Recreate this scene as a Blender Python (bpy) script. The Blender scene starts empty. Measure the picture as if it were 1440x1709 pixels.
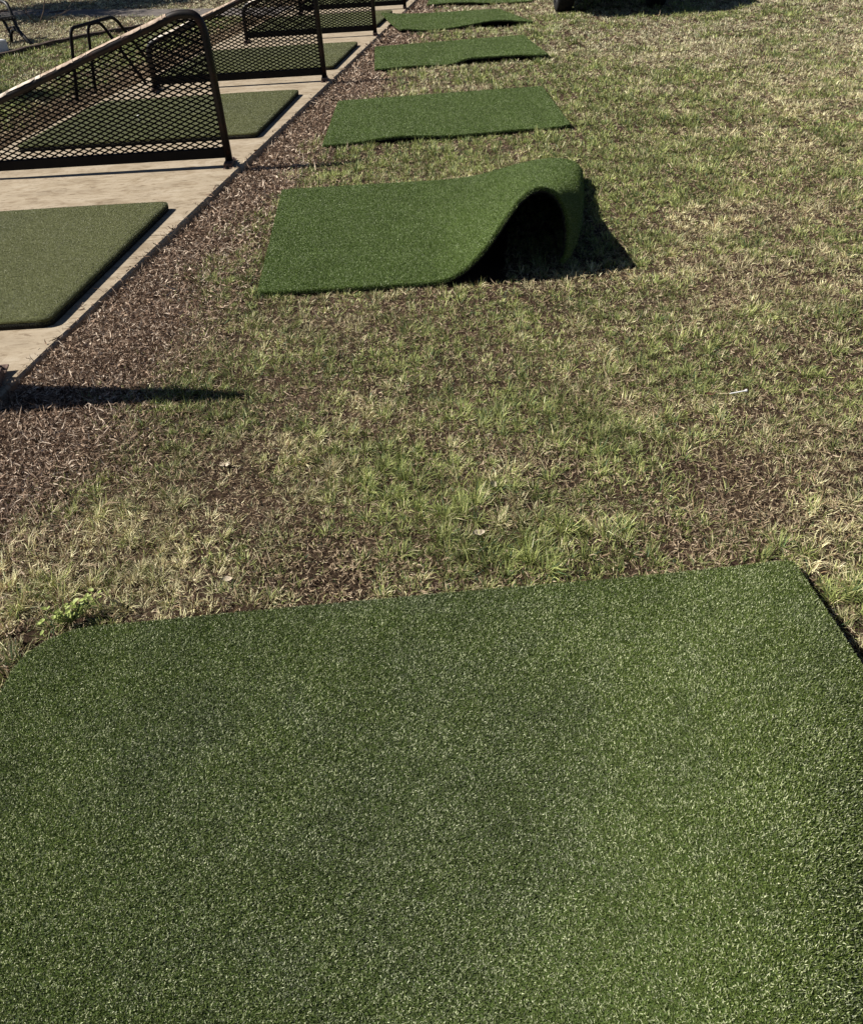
import bpy, math, random
import numpy as np
from mathutils import Vector, Matrix

rng = np.random.default_rng(11)
random.seed(5)
sc = bpy.context.scene
COL = sc.collection

# ---------------------------------------------------------------- camera
PITCH, ROLL, EYE = math.radians(35.37), math.radians(3.434), 1.6
R_ = Vector((1, 0, 0)); U_ = Vector((0, math.sin(PITCH), math.cos(PITCH))); F_ = Vector((0, math.cos(PITCH), -math.sin(PITCH)))
cr, sr = math.cos(ROLL), math.sin(ROLL)
cx = R_*cr + U_*(-sr); cy = R_*sr + U_*cr; cz = -F_
cam_data = bpy.data.cameras.new("camera")
cam = bpy.data.objects.new("camera", cam_data); COL.objects.link(cam)
cam.matrix_world = Matrix(((cx[0], cy[0], cz[0], 0), (cx[1], cy[1], cz[1], 0), (cx[2], cy[2], cz[2], EYE), (0, 0, 0, 1)))
cam_data.sensor_fit = 'HORIZONTAL'; cam_data.sensor_width = 36; cam_data.lens = 36*1442/1440
cam_data.clip_start = 0.05; cam_data.clip_end = 2000
sc.camera = cam

# ---------------------------------------------------------------- light
SUN_EL, SUN_AZ = math.radians(43), math.radians(-89)       # azimuth clockwise from +Y, the sun stands to the left
world = bpy.data.worlds.new("World"); sc.world = world; world.use_nodes = True
nt = world.node_tree; nt.nodes.clear()
sky = nt.nodes.new("ShaderNodeTexSky"); sky.sky_type = 'NISHITA'; sky.sun_disc = False
sky.sun_elevation = SUN_EL; sky.sun_rotation = SUN_AZ; sky.air_density = 0.45; sky.dust_density = 0.2
bg = nt.nodes.new("ShaderNodeBackground"); bg.inputs['Strength'].default_value = 0.05
wo = nt.nodes.new("ShaderNodeOutputWorld")
nt.links.new(sky.outputs[0], bg.inputs[0]); nt.links.new(bg.outputs[0], wo.inputs[0])
sd = bpy.data.lights.new("sun", 'SUN'); sd.energy = 5.0; sd.angle = math.radians(0.5); sd.color = (1.0, 0.945, 0.86)
sun = bpy.data.objects.new("sun", sd); COL.objects.link(sun)
tosun = Vector((math.sin(SUN_AZ)*math.cos(SUN_EL), math.cos(SUN_AZ)*math.cos(SUN_EL), math.sin(SUN_EL)))
sun.rotation_euler = tosun.to_track_quat('Z', 'Y').to_euler(); sun.location = tosun*30
sc.view_settings.view_transform = 'Standard'; sc.view_settings.look = 'None'
sc.view_settings.exposure = 0.6; sc.view_settings.gamma = 1.0
sc.render.engine = 'CYCLES'
sc.cycles.max_bounces = 6; sc.cycles.diffuse_bounces = 3; sc.cycles.glossy_bounces = 2

# ---------------------------------------------------------------- helpers
def tag(o, label=None, cat=None, group=None, kind=None):
    if label: o['label'] = label
    if cat: o['category'] = cat
    if group: o['group'] = group
    if kind: o['kind'] = kind
    return o

def empty(name, loc, rz=0.0):
    o = bpy.data.objects.new(name, None); COL.objects.link(o)
    o.location = loc; o.rotation_euler = (0, 0, rz); o.empty_display_size = 0.1
    return o

def mesh_obj(name, verts, faces, mat, parent=None, smooth=False):
    me = bpy.data.meshes.new(name); me.from_pydata([tuple(v) for v in verts], [], faces)
    me.materials.append(mat)
    if smooth: me.polygons.foreach_set('use_smooth', [True]*len(me.polygons))
    o = bpy.data.objects.new(name, me); COL.objects.link(o)
    if parent: o.parent = parent
    return o

class MB:                                   # collects shapes, links them as ONE mesh
    def __init__(s): s.v = []; s.f = []
    def add(s, v, f):
        n = len(s.v); s.v += [tuple(p) for p in v]; s.f += [tuple(i+n for i in q) for q in f]
    def box(s, c, size, M=None, bevel=0.0):
        hx, hy, hz = [d/2 for d in size]
        if bevel <= 0:
            v = [Vector((x*hx, y*hy, z*hz)) for z in (-1, 1) for y in (-1, 1) for x in (-1, 1)]
            f = [(0, 2, 3, 1), (4, 5, 7, 6), (0, 1, 5, 4), (2, 6, 7, 3), (0, 4, 6, 2), (1, 3, 7, 5)]
        else:
            b = min(bevel, hx*.9, hy*.9, hz*.9); v = []
            ring = [(-hx, -hy+b), (-hx, hy-b), (-hx+b, hy), (hx-b, hy), (hx, hy-b), (hx, -hy+b), (hx-b, -hy), (-hx+b, -hy)][::-1]
            def ins(k): return [(math.copysign(max(abs(x)-k, 0), x), math.copysign(max(abs(y)-k, 0), y)) for x, y in ring]
            for z, k in ((-hz, b), (-hz+b, 0), (hz-b, 0), (hz, b)):
                v += [Vector((x, y, z)) for x, y in ins(k)]
            f = [tuple(range(7, -1, -1)), tuple(range(24, 32))]
            for r in range(3):
                for i in range(8):
                    j = (i+1) % 8; f.append((r*8+i, r*8+j, r*8+8+j, r*8+8+i))
        if M is None: M = Matrix.Identity(3)
        s.add([M @ p + Vector(c) for p in v], f)
    def tube(s, pts, r, seg=10, cap=True, squash=None):
        pts = [Vector(p) for p in pts]; n = len(pts)
        rs = r if isinstance(r, (list, tuple)) else [r]*n
        T = [(pts[min(i+1, n-1)]-pts[max(i-1, 0)]).normalized() for i in range(n)]
        a = Vector((0, 0, 1)) if abs(T[0].z) < .9 else Vector((0, 1, 0))
        N = (a - T[0]*a.dot(T[0])).normalized(); v = []; f = []
        for i in range(n):
            if i: N = (N - T[i]*N.dot(T[i])).normalized()
            B = T[i].cross(N)
            for k in range(seg):
                t = 2*math.pi*k/seg
                v.append(pts[i] + (N*math.cos(t)+B*math.sin(t))*rs[i])
        for i in range(n-1):
            for k in range(seg):
                l = (k+1) % seg; f.append((i*seg+k, i*seg+l, i*seg+seg+l, i*seg+seg+k))
        if cap: f += [tuple(range(seg-1, -1, -1)), tuple(range((n-1)*seg, n*seg))]
        s.add(v, f)
    def build(s, name, mat, parent=None, smooth=False): return mesh_obj(name, s.v, s.f, mat, parent, smooth)

def bend(pts, rad, n=6):                    # rounds the corners of a polyline
    P = [Vector(p) for p in pts]; out = [P[0]]
    for i in range(1, len(P)-1):
        a = (P[i-1]-P[i]); b = (P[i+1]-P[i]); la, lb = a.length, b.length; a.normalize(); b.normalize()
        r = rad[i-1] if isinstance(rad, (list, tuple)) else rad
        d = min(r, la*.49, lb*.49); p0 = P[i]+a*d; p2 = P[i]+b*d
        for k in range(n+1):
            t = k/n; out.append(p0*(1-t)**2 + P[i]*2*t*(1-t) + p2*t*t)
    out.append(P[-1]); return out

_lat = {}
def vnoise(x, y, scale, seed):
    if seed not in _lat: _lat[seed] = np.random.default_rng(1000+seed).random((256, 256))
    L = _lat[seed]; X = np.asarray(x, float)/scale + 97.3; Y = np.asarray(y, float)/scale + 61.7
    i = np.floor(X).astype(int); j = np.floor(Y).astype(int); fx = X-i; fy = Y-j
    fx = fx*fx*(3-2*fx); fy = fy*fy*(3-2*fy); g = lambda a, b: L[a % 256, b % 256]
    return (g(i, j)*(1-fx)+g(i+1, j)*fx)*(1-fy) + (g(i, j+1)*(1-fx)+g(i+1, j+1)*fx)*fy
def fbm(x, y, scale, seed, o=3):
    s = 0; a = 1; t = 0
    for k in range(o): s = s + a*vnoise(x, y, scale/2**k, seed+k); t += a; a *= .55
    return s/t
def sst(a, b, x): t = np.clip((x-a)/(b-a), 0, 1); return t*t*(3-2*t)

# ---------------------------------------------------------------- materials
def new_mat(name):
    m = bpy.data.materials.new(name); m.use_nodes = True
    n = m.node_tree; n.nodes.clear(); out = n.nodes.new("ShaderNodeOutputMaterial")
    p = n.nodes.new("ShaderNodeBsdfPrincipled"); n.links.new(p.outputs[0], out.inputs[0])
    return m, n, p, out
def noise_ramp(n, scale, stops, detail=6, rough=.6, coord='Object', stretch=None, dist=0.0):
    tc = n.nodes.new("ShaderNodeTexCoord"); src = tc.outputs[coord]
    if stretch:
        mp = n.nodes.new("ShaderNodeMapping"); mp.inputs['Scale'].default_value = stretch
        n.links.new(src, mp.inputs[0]); src = mp.outputs[0]
    t = n.nodes.new("ShaderNodeTexNoise"); t.inputs['Scale'].default_value = scale; t.inputs['Detail'].default_value = detail
    t.inputs['Roughness'].default_value = rough; t.inputs['Distortion'].default_value = dist
    n.links.new(src, t.inputs['Vector'])
    r = n.nodes.new("ShaderNodeValToRGB"); e = r.color_ramp.elements
    while len(e) < len(stops): e.new(0.5)
    for q, (pos, c) in zip(e, stops): q.position = pos; q.color = (*c, 1) if len(c) == 3 else c
    n.links.new(t.outputs['Fac'], r.inputs[0]); return t, r
def mixc(n, a, b, fac, mode='MIX'):
    m = n.nodes.new("ShaderNodeMix"); m.data_type = 'RGBA'; m.blend_type = mode
    for s, v in ((m.inputs[6], a), (m.inputs[7], b), (m.inputs[0], fac)):
        if hasattr(v, 'default_value') or hasattr(v, 'links'): n.links.new(v, s)
        elif isinstance(v, tuple): s.default_value = (*v, 1)
        else: s.default_value = v
    return m.outputs[2]
def bump(n, p, src, strength, dist):
    b = n.nodes.new("ShaderNodeBump"); b.inputs['Strength'].default_value = strength; b.inputs['Distance'].default_value = dist
    n.links.new(src, b.inputs['Height']); n.links.new(b.outputs[0], p.inputs['Normal'])
def simple(name, stops, scale, rough=.6, spec=.3, metal=0, bstr=.3, bdist=.004, detail=6, stretch=None):
    m, n, p, o = new_mat(name); t, r = noise_ramp(n, scale, stops, detail, stretch=stretch)
    n.links.new(r.outputs[0], p.inputs['Base Color']); p.inputs['Roughness'].default_value = rough
    p.inputs['Specular IOR Level'].default_value = spec; p.inputs['Metallic'].default_value = metal
    if bstr: bump(n, p, t.outputs['Fac'], bstr, bdist)
    return m

def blade_mat(name, rough, spec, transl):
    m, n, p, o = new_mat(name)
    a = n.nodes.new("ShaderNodeAttribute"); a.attribute_name = 'tint'
    n.links.new(a.outputs['Color'], p.inputs['Base Color']); p.inputs['Roughness'].default_value = rough
    p.inputs['Specular IOR Level'].default_value = spec
    if transl > 0:
        tr = n.nodes.new("ShaderNodeBsdfTranslucent"); n.links.new(a.outputs['Color'], tr.inputs['Color'])
        mx = n.nodes.new("ShaderNodeMixShader"); mx.inputs[0].default_value = transl
        n.links.new(p.outputs[0], mx.inputs[1]); n.links.new(tr.outputs[0], mx.inputs[2]); n.links.new(mx.outputs[0], o.inputs[0])
    return m
M_GRASS = blade_mat("grass_blades", .55, .35, .16)
M_LITTER = blade_mat("dry_litter", .8, .15, .1)
M_PILE = blade_mat("turf_pile", .45, .35, .12)

M_TURFBASE = simple("turf_base_green", [(.3, (.035, .056, .012)), (.7, (.065, .10, .026))], 300, .9, .1, bstr=.6, bdist=.003)
M_TURFBASE2 = simple("turf_base_olive", [(.3, (.09, .10, .042)), (.7, (.14, .15, .068))], 300, .9, .1, bstr=.6, bdist=.003)
M_RUBBER = simple("black_foam_backing", [(.3, (.010, .010, .010)), (.7, (.024, .023, .022))], 60, .95, .05)
M_STEEL = simple("black_paint_rusting", [(.35, (.006, .006, .007)), (.55, (.012, .008, .007)), (.66, (.040, .016, .010)), (.8, (.075, .030, .018))], 9, .5, .3, bstr=.25, bdist=.0015)
M_STEEL_DARK = simple("black_paint", [(.35, (.003, .003, .004)), (.7, (.007, .006, .006))], 14, .6, .12, bstr=.2, bdist=.001)
M_BRACKET = simple("rusty_bracket", [(.3, (.03, .018, .014)), (.55, (.13, .085, .068)), (.75, (.26, .18, .15))], 30, .75, .25, bstr=.4, bdist=.001)
M_PALE = simple("rail_strip_white", [(.30, (.10, .065, .045)), (.42, (.42, .34, .26)), (.60, (.66, .58, .48)), (.8, (.78, .74, .68))], 16, .6, .3, bstr=.4, bdist=.001, stretch=(1, 1, 1))
M_TAN = simple("rail_strip_tan", [(.30, (.05, .03, .02)), (.42, (.30, .21, .145)), (.6, (.50, .38, .28)), (.8, (.60, .50, .40))], 22, .6, .3, bstr=.4, bdist=.001)
M_TIMBER = simple("weathered_timber", [(.3, (.030, .022, .018)), (.6, (.085, .062, .05)), (.8, (.15, .115, .095))], 7, .85, .15, stretch=(1, 1, 6))
M_IRON = simple("cast_iron", [(.3, (.010, .010, .011)), (.7, (.03, .028, .027))], 25, .5, .4)
M_SLAT = simple("bench_slat_paint", [(.3, (.04, .035, .03)), (.7, (.12, .11, .10))], 12, .5, .4)
M_WHITE = simple("white_paint", [(.3, (.62, .61, .58)), (.7, (.82, .81, .79))], 30, .6, .3)
M_BARK = simple("bark", [(.3, (.045, .033, .025)), (.7, (.13, .10, .08))], 12, .9, .1, bstr=.6, bdist=.02)
M_LEAFP = simple("pale_leaf", [(.3, (.42, .34, .24)), (.7, (.66, .58, .45))], 40, .7, .2)
M_LEAFB = simple("brown_leaf", [(.3, (.08, .04, .025)), (.7, (.22, .12, .075))], 40, .7, .2)
M_WEED = simple("weed_leaf", [(.3, (.20, .26, .055)), (.7, (.34, .39, .12))], 50, .55, .3)
M_PAINT = simple("dark_car_paint", [(.3, (.012, .013, .016)), (.7, (.02, .021, .025))], 3, .25, .5, bstr=0)
M_TYRE = simple("tyre_rubber", [(.3, (.012, .012, .012)), (.7, (.028, .027, .026))], 40, .85, .15)
M_RIM = simple("wheel_rim", [(.3, (.25, .25, .26)), (.7, (.4, .4, .41))], 20, .35, .5, metal=.8)
M_GLASS = simple("dark_car_glass", [(.3, (.010, .012, .014)), (.7, (.02, .022, .025))], 2, .05, .6, bstr=0)
M_TAIL = simple("red_lens", [(.3, (.25, .01, .01)), (.7, (.4, .02, .015))], 20, .2, .5, bstr=0)

def concrete_mat():
    m, n, p, o = new_mat("worn_concrete")
    t, r = noise_ramp(n, 2.2, [(.25, (.29, .24, .175)), (.5, (.405, .34, .25)), (.75, (.475, .415, .325))], 8, .62, stretch=(1, 2.2, 1))
    t2, r2 = noise_ramp(n, 22, [(.34, (.50, .46, .42)), (.46, (.95, .94, .93)), (.62, (1, 1, 1))], 6, .7, stretch=(.5, 1.7, 1), dist=.6)
    t3, r3 = noise_ramp(n, 240, [(.3, (.80, .79, .77)), (.6, (1.06, 1.05, 1.04))], 4, .7)
    c = mixc(n, r.outputs[0], r2.outputs[0], 1.0, 'MULTIPLY'); c = mixc(n, c, r3.outputs[0], .8, 'MULTIPLY')
    n.links.new(c, p.inputs['Base Color']); p.inputs['Roughness'].default_value = .9; p.inputs['Specular IOR Level'].default_value = .2
    t4, r4 = noise_ramp(n, 5.5, [(.40, (.74, .70, .65)), (.52, (1, 1, 1))], 9, .72, stretch=(1, 1.4, 1), dist=1.2)
    c2 = mixc(n, c, r4.outputs[0], .8, 'MULTIPLY'); n.links.new(c2, p.inputs['Base Color'])
    bump(n, p, t3.outputs['Fac'], .35, .003); return m
M_CONC = concrete_mat()
def soil_mat():
    m, n, p, o = new_mat("bare_soil")
    t, r = noise_ramp(n, 1.6, [(.3, (.042, .028, .019)), (.5, (.080, .053, .037)), (.7, (.135, .093, .066))], 8, .65)
    t2, r2 = noise_ramp(n, 60, [(.3, (.45, .42, .40)), (.7, (1.15, 1.12, 1.08))], 6, .75)
    c = mixc(n, r.outputs[0], r2.outputs[0], .9, 'MULTIPLY')
    n.links.new(c, p.inputs['Base Color']); p.inputs['Roughness'].default_value = .95; p.inputs['Specular IOR Level'].default_value = .1
    bump(n, p, t2.outputs['Fac'], 1.0, .02); return m
M_SOIL = soil_mat()
M_PATH = simple("grey_path", [(.3, (.10, .085, .075)), (.6, (.17, .15, .135)), (.8, (.23, .205, .185))], 3, .9, .15, detail=10, stretch=(1, 1, 1))

# ---------------------------------------------------------------- layout (metres; camera over the origin looking along +Y)
def edge_x(y): return -1.74 + .1275*(np.asarray(y)-3.5)     # right edge of the concrete
SLABW = 2.42
KX = .1275
def edge_d(x, y): return (np.asarray(x)-edge_x(y))/math.sqrt(1+KX*KX)   # distance to the right of the slab edge

def ground_h(x, y):
    d = edge_d(x, y); dl = -(d + SLABW)
    near = np.minimum(np.where(d > 0, d, 9), np.where(dl > 0, dl, 9))
    h = -.038 + .026*sst(6.0, 3.0, y)*sst(1.2, .2, d)*(d > 0) + .010*sst(.15, .9, near) + (fbm(x, y, .55, 3)-.5)*.035*sst(.0, .35, near) + (fbm(x, y, 4, 9)-.5)*.06*sst(3.2, 8, np.abs(x))
    h = np.where((d < 0.03) & (dl < 0.03), -.075, h)
    for q in GMATS:                                         # pressed flat under the mats
        h = np.where(inpoly(x, y, q[:, 0:2], .03), np.minimum(h, -.036), h)
    return h

def inpoly(x, y, Q, grow=0.0):
    Q = np.asarray(Q, float); r = np.ones(np.shape(x), bool)
    for k in range(len(Q)):
        a = Q[k]; b = Q[(k+1) % len(Q)]; e = b-a
        r &= ((e[0]*(y-a[1]) - e[1]*(x-a[0]))/np.hypot(*e) > -grow)
    return r

# mats on the grass: corners near-left, near-right, far-right, far-left
GMATS = [np.array(q, float) for q in (
    [(-1.13, -.22), (.97, -.26), (1.02, 1.89), (-1.12, 1.79)],
    [(-.82, 4.28), (.45, 4.29), (.70, 6.22), (-.90, 6.22)],
    [(-.71, 7.50), (1.34, 7.66), (1.37, 9.56), (-.68, 9.41)],
    [(-.35, 11.27), (1.70, 11.38), (1.66, 13.50), (-.38, 13.03)],
    [(-.04, 14.66), (1.97, 14.80), (1.65, 16.80), (-.34, 16.76)],
    [(.47, 18.23), (2.36, 17.93), (2.62, 19.95), (.62, 20.2)])]
CMATS = [((-1.78, 3.98), (-1.61, 5.92)), ((-1.30, 7.93), (-1.11, 9.91)), ((-.85, 11.41), (-.62, 13.43)),
         ((-.40, 15.30), (-.15, 17.34)), ((.04, 18.95), (.29, 20.9))]

# ---------------------------------------------------------------- ground sheet
def axis(lo, hi, fine_lo, fine_hi, step):
    a = list(np.arange(fine_lo, fine_hi, step)); s = step; p = fine_hi; up = []
    while p < hi: up.append(p); s *= 1.25; p += s
    s = step; p = fine_lo-step; dn = []
    while p > lo: dn.append(p); s *= 1.25; p -= s
    return np.array([lo]+dn[::-1]+a+up+[hi])
gx = axis(-400, 400, -4.0, 3.2, .05); gy = axis(-400, 600, -.6, 11, .05)
GX, GY = np.meshgrid(gx, gy); GZ = ground_h(GX, GY)
far = sst(60, 300, np.hypot(GX, GY)); GZ = GZ*(1-far) - .03*far
nx, ny = len(gx), len(gy)
me = bpy.data.meshes.new("ground"); idx = np.arange(nx*ny).reshape(ny, nx)
q = np.stack([idx[:-1, :-1], idx[:-1, 1:], idx[1:, 1:], idx[1:, :-1]], -1).reshape(-1, 4)
me.vertices.add(nx*ny); me.vertices.foreach_set('co', np.stack([GX, GY, GZ], -1).ravel())
me.loops.add(q.size); me.loops.foreach_set('vertex_index', q.ravel().astype(np.int32))
me.polygons.add(len(q)); me.polygons.foreach_set('loop_start', np.arange(0, q.size, 4, dtype=np.int32))
me.update(); me.validate(); me.polygons.foreach_set('use_smooth', np.ones(len(q), bool)); me.materials.append(M_SOIL)
ground = bpy.data.objects.new("ground", me); COL.objects.link(ground); tag(ground, kind='structure')

# concrete tee slab, one cast per bay with a fine joint between
def slab():
    m = MB(); ys = [-3, .0, 1.75, 5.35+.0, 8.95, 12.6, 16.25, 19.85, 23.5, 27.1, 31]
    for a, b in zip(ys[:-1], ys[1:]):
        g = .003; v = []
        pts = [(edge_x(a+g)-SLABW, a+g), (edge_x(a+g), a+g), (edge_x(b-g), b-g), (edge_x(b-g)-SLABW, b-g)]
        c = Vector((sum(p[0] for p in pts)/4, sum(p[1] for p in pts)/4, 0)); bv = .010
        for z, k in ((-.16, 0), (-bv, 0), (0, bv)):
            for p in pts:
                d = Vector((p[0], p[1], 0))-c; sx = -k*np.sign(d.x); sy = -min(k, .003)*np.sign(d.y)
                v.append((p[0]+sx, p[1]+sy, z))
        f = [(8, 9, 10, 11)]
        for r in (0, 4):
            for i in range(4): j = (i+1) % 4; f.append((r+i, r+j, r+4+j, r+4+i))
        m.add(v, f)
    return tag(m.build("concrete_pavement", M_CONC), kind='structure')
slab()

# grey path joining the slab from the left
def ribbon(name, left, right, z, mat, n=40):
    L = [Vector((*p, 0)) for p in bend([(*p, 0) for p in left], 3, 8)]; Rr = [Vector((*p, 0)) for p in bend([(*p, 0) for p in right], 3, 8)]
    k = min(len(L), len(Rr)); v = []; f = []
    for i in range(k): v += [(L[i].x, L[i].y, z), (Rr[i].x, Rr[i].y, z)]
    for i in range(k-1): f.append((2*i, 2*i+1, 2*i+3, 2*i+2))
    return mesh_obj(name, v, f, mat)
PATH_S = [(-40, 36.5), (-16, 25.6), (-8.55, 21.5), (-3.0, 18.5), (-1.75, 18.1)]
PATH_N = [(-40, 38.4), (-16, 27.5), (-9.0, 23.2), (-3.2, 20.1), (-1.55, 19.75)]
tag(ribbon("path", PATH_N, PATH_S, -.012, M_PATH), kind='structure')
def path_y(x, P): return np.interp(x, [p[0] for p in P], [p[1] for p in P])

# ---------------------------------------------------------------- many blades as one mesh
def blades(name, root, L, W, az, lean, curl, col, mat, N=None, T=None, parent=None, twist=None):
    n = len(root); side_tw = rng.uniform(-.9, .9, n) if twist is None else twist
    if N is None:
        N = np.tile([0., 0, 1], (n, 1)); T = np.tile([1., 0, 0], (n, 1))
    B = np.cross(N, T)
    h = np.cos(az)[:, None]*T + np.sin(az)[:, None]*B; s = -np.sin(az)[:, None]*T + np.cos(az)[:, None]*B
    l0, l1 = lean, lean+curl
    d0 = np.cos(l0)[:, None]*N + np.sin(l0)[:, None]*h; d1 = np.cos(l1)[:, None]*N + np.sin(l1)[:, None]*h
    p0 = root; p1 = p0 + d0*(L*.5)[:, None]; p2 = p1 + d1*(L*.5)[:, None]
    w = (s*np.cos(side_tw)[:, None] + np.cross(d0, s)*np.sin(side_tw)[:, None])*(W*.5)[:, None]
    V = np.stack([p0-w, p0+w, p1-w*.9, p1+w*.9, p2], 1).reshape(-1, 3)
    base = (np.arange(n)*5)[:, None]
    loops = np.concatenate([base+np.array([[0, 1, 3, 2]]), base+np.array([[2, 3, 4]])], 1).ravel().astype(np.int32)
    starts = ((np.arange(n)*7)[:, None] + np.array([[0, 4]])).ravel().astype(np.int32)
    me = bpy.data.meshes.new(name); me.vertices.add(n*5); me.vertices.foreach_set('co', V.ravel().astype(np.float32))
    me.loops.add(n*7); me.loops.foreach_set('vertex_index', loops)
    me.polygons.add(n*2); me.polygons.foreach_set('loop_start', starts)
    me.update(calc_edges=True)
    ca = me.color_attributes.new('tint', 'FLOAT_COLOR', 'POINT')
    C4 = np.concatenate([np.clip(col, 0, 1), np.ones((n, 1))], 1); ca.data.foreach_set('color', np.repeat(C4, 5, 0).ravel().astype(np.float32))
    me.materials.append(mat); o = bpy.data.objects.new(name, me); COL.objects.link(o)
    if parent: o.parent = parent
    return o

# ---------------------------------------------------------------- turf mats
TH_T = .012                      # turf layer, foam backing
def round_uv(u, v, w, d, r):
    if isinstance(r, tuple):                 # one radius per corner: near-left, near-right, far-right, far-left
        r = np.where(v < .5, np.where(u < .5, r[0], r[1]), np.where(u < .5, r[3], r[2]))
    # pulls the corners of the unit square onto an arc of radius r
    X = (u-.5)*w; Y = (v-.5)*d; dx = np.abs(X)-(w/2-r); dy = np.abs(Y)-(d/2-r)
    c = (dx > 0) & (dy > 0) & (r > 0); hh = np.hypot(dx, dy); k = np.where(c, np.maximum(dx, dy)/np.where(hh > 0, hh, 1), 1)
    X = np.where(c, np.sign(X)*((w/2-r)+dx*k), X); Y = np.where(c, np.sign(Y)*((d/2-r)+dy*k), Y)
    return X/w+.5, Y/d+.5

def make_mat(P, w, d, nu, nv, label, group, base_mat, palette, n_fib, fl, fw, origin, corner=.05, vrange=(0, 1), name='practice_mat', foam=.016, speck=.06, wear=None):
    root = empty(name, origin); tag(root, label, 'golf mat', group)
    O = np.array(origin)
    def S(u, v): uu, vv = round_uv(u, v, w, d, corner); return P(uu, vv)-O
    def frame(u, v):
        e = 2e-3; a = P(u+e, v)-P(u-e, v); b = P(u, v+e)-P(u, v-e)
        n = np.cross(a, b); n /= np.linalg.norm(n, axis=-1, keepdims=True); a /= np.linalg.norm(a, axis=-1, keepdims=True)
        return n, a
    u, v = np.meshgrid(np.linspace(0, 1, nu), np.linspace(0, 1, nv)); top = S(u, v)
    uu, vv = round_uv(u, v, w, d, corner); N, _ = frame(uu, vv)
    def shell(nm, o0, o1, mat):
        A = (top+N*o0).reshape(-1, 3); Bm = (top+N*o1).reshape(-1, 3); k = nu*nv; I = np.arange(k).reshape(nv, nu)
        F = []
        for j in range(nv-1):
            for i in range(nu-1):
                F.append((I[j, i], I[j, i+1], I[j+1, i+1], I[j+1, i])); F.append((k+I[j, i], k+I[j+1, i], k+I[j+1, i+1], k+I[j, i+1]))
        ring = list(I[0, :]) + list(I[1:, -1]) + list(I[-1, -2::-1]) + list(I[-2:0:-1, 0])
        for a in range(len(ring)):
            b = (a+1) % len(ring); F.append((ring[a], k+ring[a], k+ring[b], ring[b]))
        F = [tuple(int(i) for i in f) for f in F]
        return mesh_obj(nm, np.concatenate([A, Bm]).tolist(), F, mat, root, True)
    sheet = shell('turf_sheet', 0, -TH_T, base_mat)
    shell('foam_backing', -TH_T-.0004, -TH_T-foam, M_RUBBER)
    # pile
    fu = rng.random(n_fib); fv = rng.uniform(vrange[0], vrange[1], n_fib)
    fu, fv = round_uv(fu, fv, w, d, corner); fu = np.clip(fu, .001, .999); fv = np.clip(fv, .001, .999)
    Nf, Tf = frame(fu, fv); pos = P(fu, fv)-O
    # pile that curls over the cut edges
    ne = int(n_fib*.09); et = rng.random(ne)*4; k4 = et.astype(int); tt = et-k4; cst = np.full(ne, .0005)
    eu = np.select([k4 == 0, k4 == 1, k4 == 2], [tt, 1-cst, 1-tt], cst); ev = np.select([k4 == 0, k4 == 1, k4 == 2], [cst, tt, 1-cst], 1-tt)
    eu, ev = round_uv(eu, ev, w, d, corner); Ne, Te = frame(eu, ev); Be = np.cross(Ne, Te)
    ou = np.where(np.abs(eu-.5)*w/2.05 > np.abs(ev-.5)*d/2.05, np.sign(eu-.5), 0)[:, None]; ov = np.where(ou[:, 0] == 0, np.sign(ev-.5), 0)[:, None]
    out = Te*ou + Be*ov; dep = rng.random((ne, 1))*(TH_T+foam*.45); mixn = rng.uniform(.2, 1, (ne, 1)); ed = out*mixn + Ne*(1-mixn)*.8; ed /= np.linalg.norm(ed, axis=1, keepdims=True)
    tg = np.cross(out, Ne); tg /= np.linalg.norm(tg, axis=1, keepdims=True); tg = tg - ed*(tg*ed).sum(1, keepdims=True); tg /= np.linalg.norm(tg, axis=1, keepdims=True)
    Nf = np.concatenate([Nf, ed]); Tf = np.concatenate([Tf, tg]); pos = np.concatenate([pos, P(eu, ev)-O-Ne*dep]); n_fib += ne
    dark, mid, pale = [np.array(c) for c in palette]
    r = rng.random((n_fib, 1)); pa = rng.random((n_fib, 1))
    big = fbm(pos[:, 0]+O[0], pos[:, 1]+O[1], .16, 40)[:, None]
    col = dark*(1-r)+mid*r; col = np.where(pa > 1-speck-speck*big, pale*(.7+.5*r), col); col = col*(.86+.28*big)
    if wear is not None:
        wm = np.clip(wear(pos[:, 0]+O[0], pos[:, 1]+O[1]), 0, 1)[:, None]; lum = col.mean(1, keepdims=True)
        col = col*(1-.42*wm) + lum*np.array([.90, .97, .74])*.42*wm
    blades('turf_pile', pos-Nf*.001, rng.uniform(.7, 1.3, n_fib)*fl, rng.uniform(.75, 1.25, n_fib)*fw,
           rng.uniform(0, 2*math.pi, n_fib), rng.uniform(.1, 1.15, n_fib), rng.uniform(-.3, 1.1, n_fib), col, M_PILE, Nf, Tf, sheet)
    return root

def quadP(Q, z, lift=None):
    A, Bq, Cq, D = [np.array(p, float) for p in Q]
    def P(u, v):
        u = np.asarray(u, float)[..., None]; v = np.asarray(v, float)[..., None]
        xy = (A*(1-u)+Bq*u)*(1-v) + (D*(1-u)+Cq*u)*v
        zz = z + (lift(u[..., 0], v[..., 0]) if lift else 0) + np.zeros(xy.shape[:-1])
        return np.concatenate([xy, zz[..., None]], -1)
    return P

PAL_G = ((.055, .082, .017), (.158, .212, .050), (.48, .52, .29))
PAL_F = ((.064, .105, .021), (.165, .240, .058), (.40, .48, .25))
PAL_O = ((.120, .128, .056), (.235, .245, .118), (.34, .35, .20))
GRP_G = 'green turf mats laid on the grass'; GRP_C = 'turf mats on the concrete tees'

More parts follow.
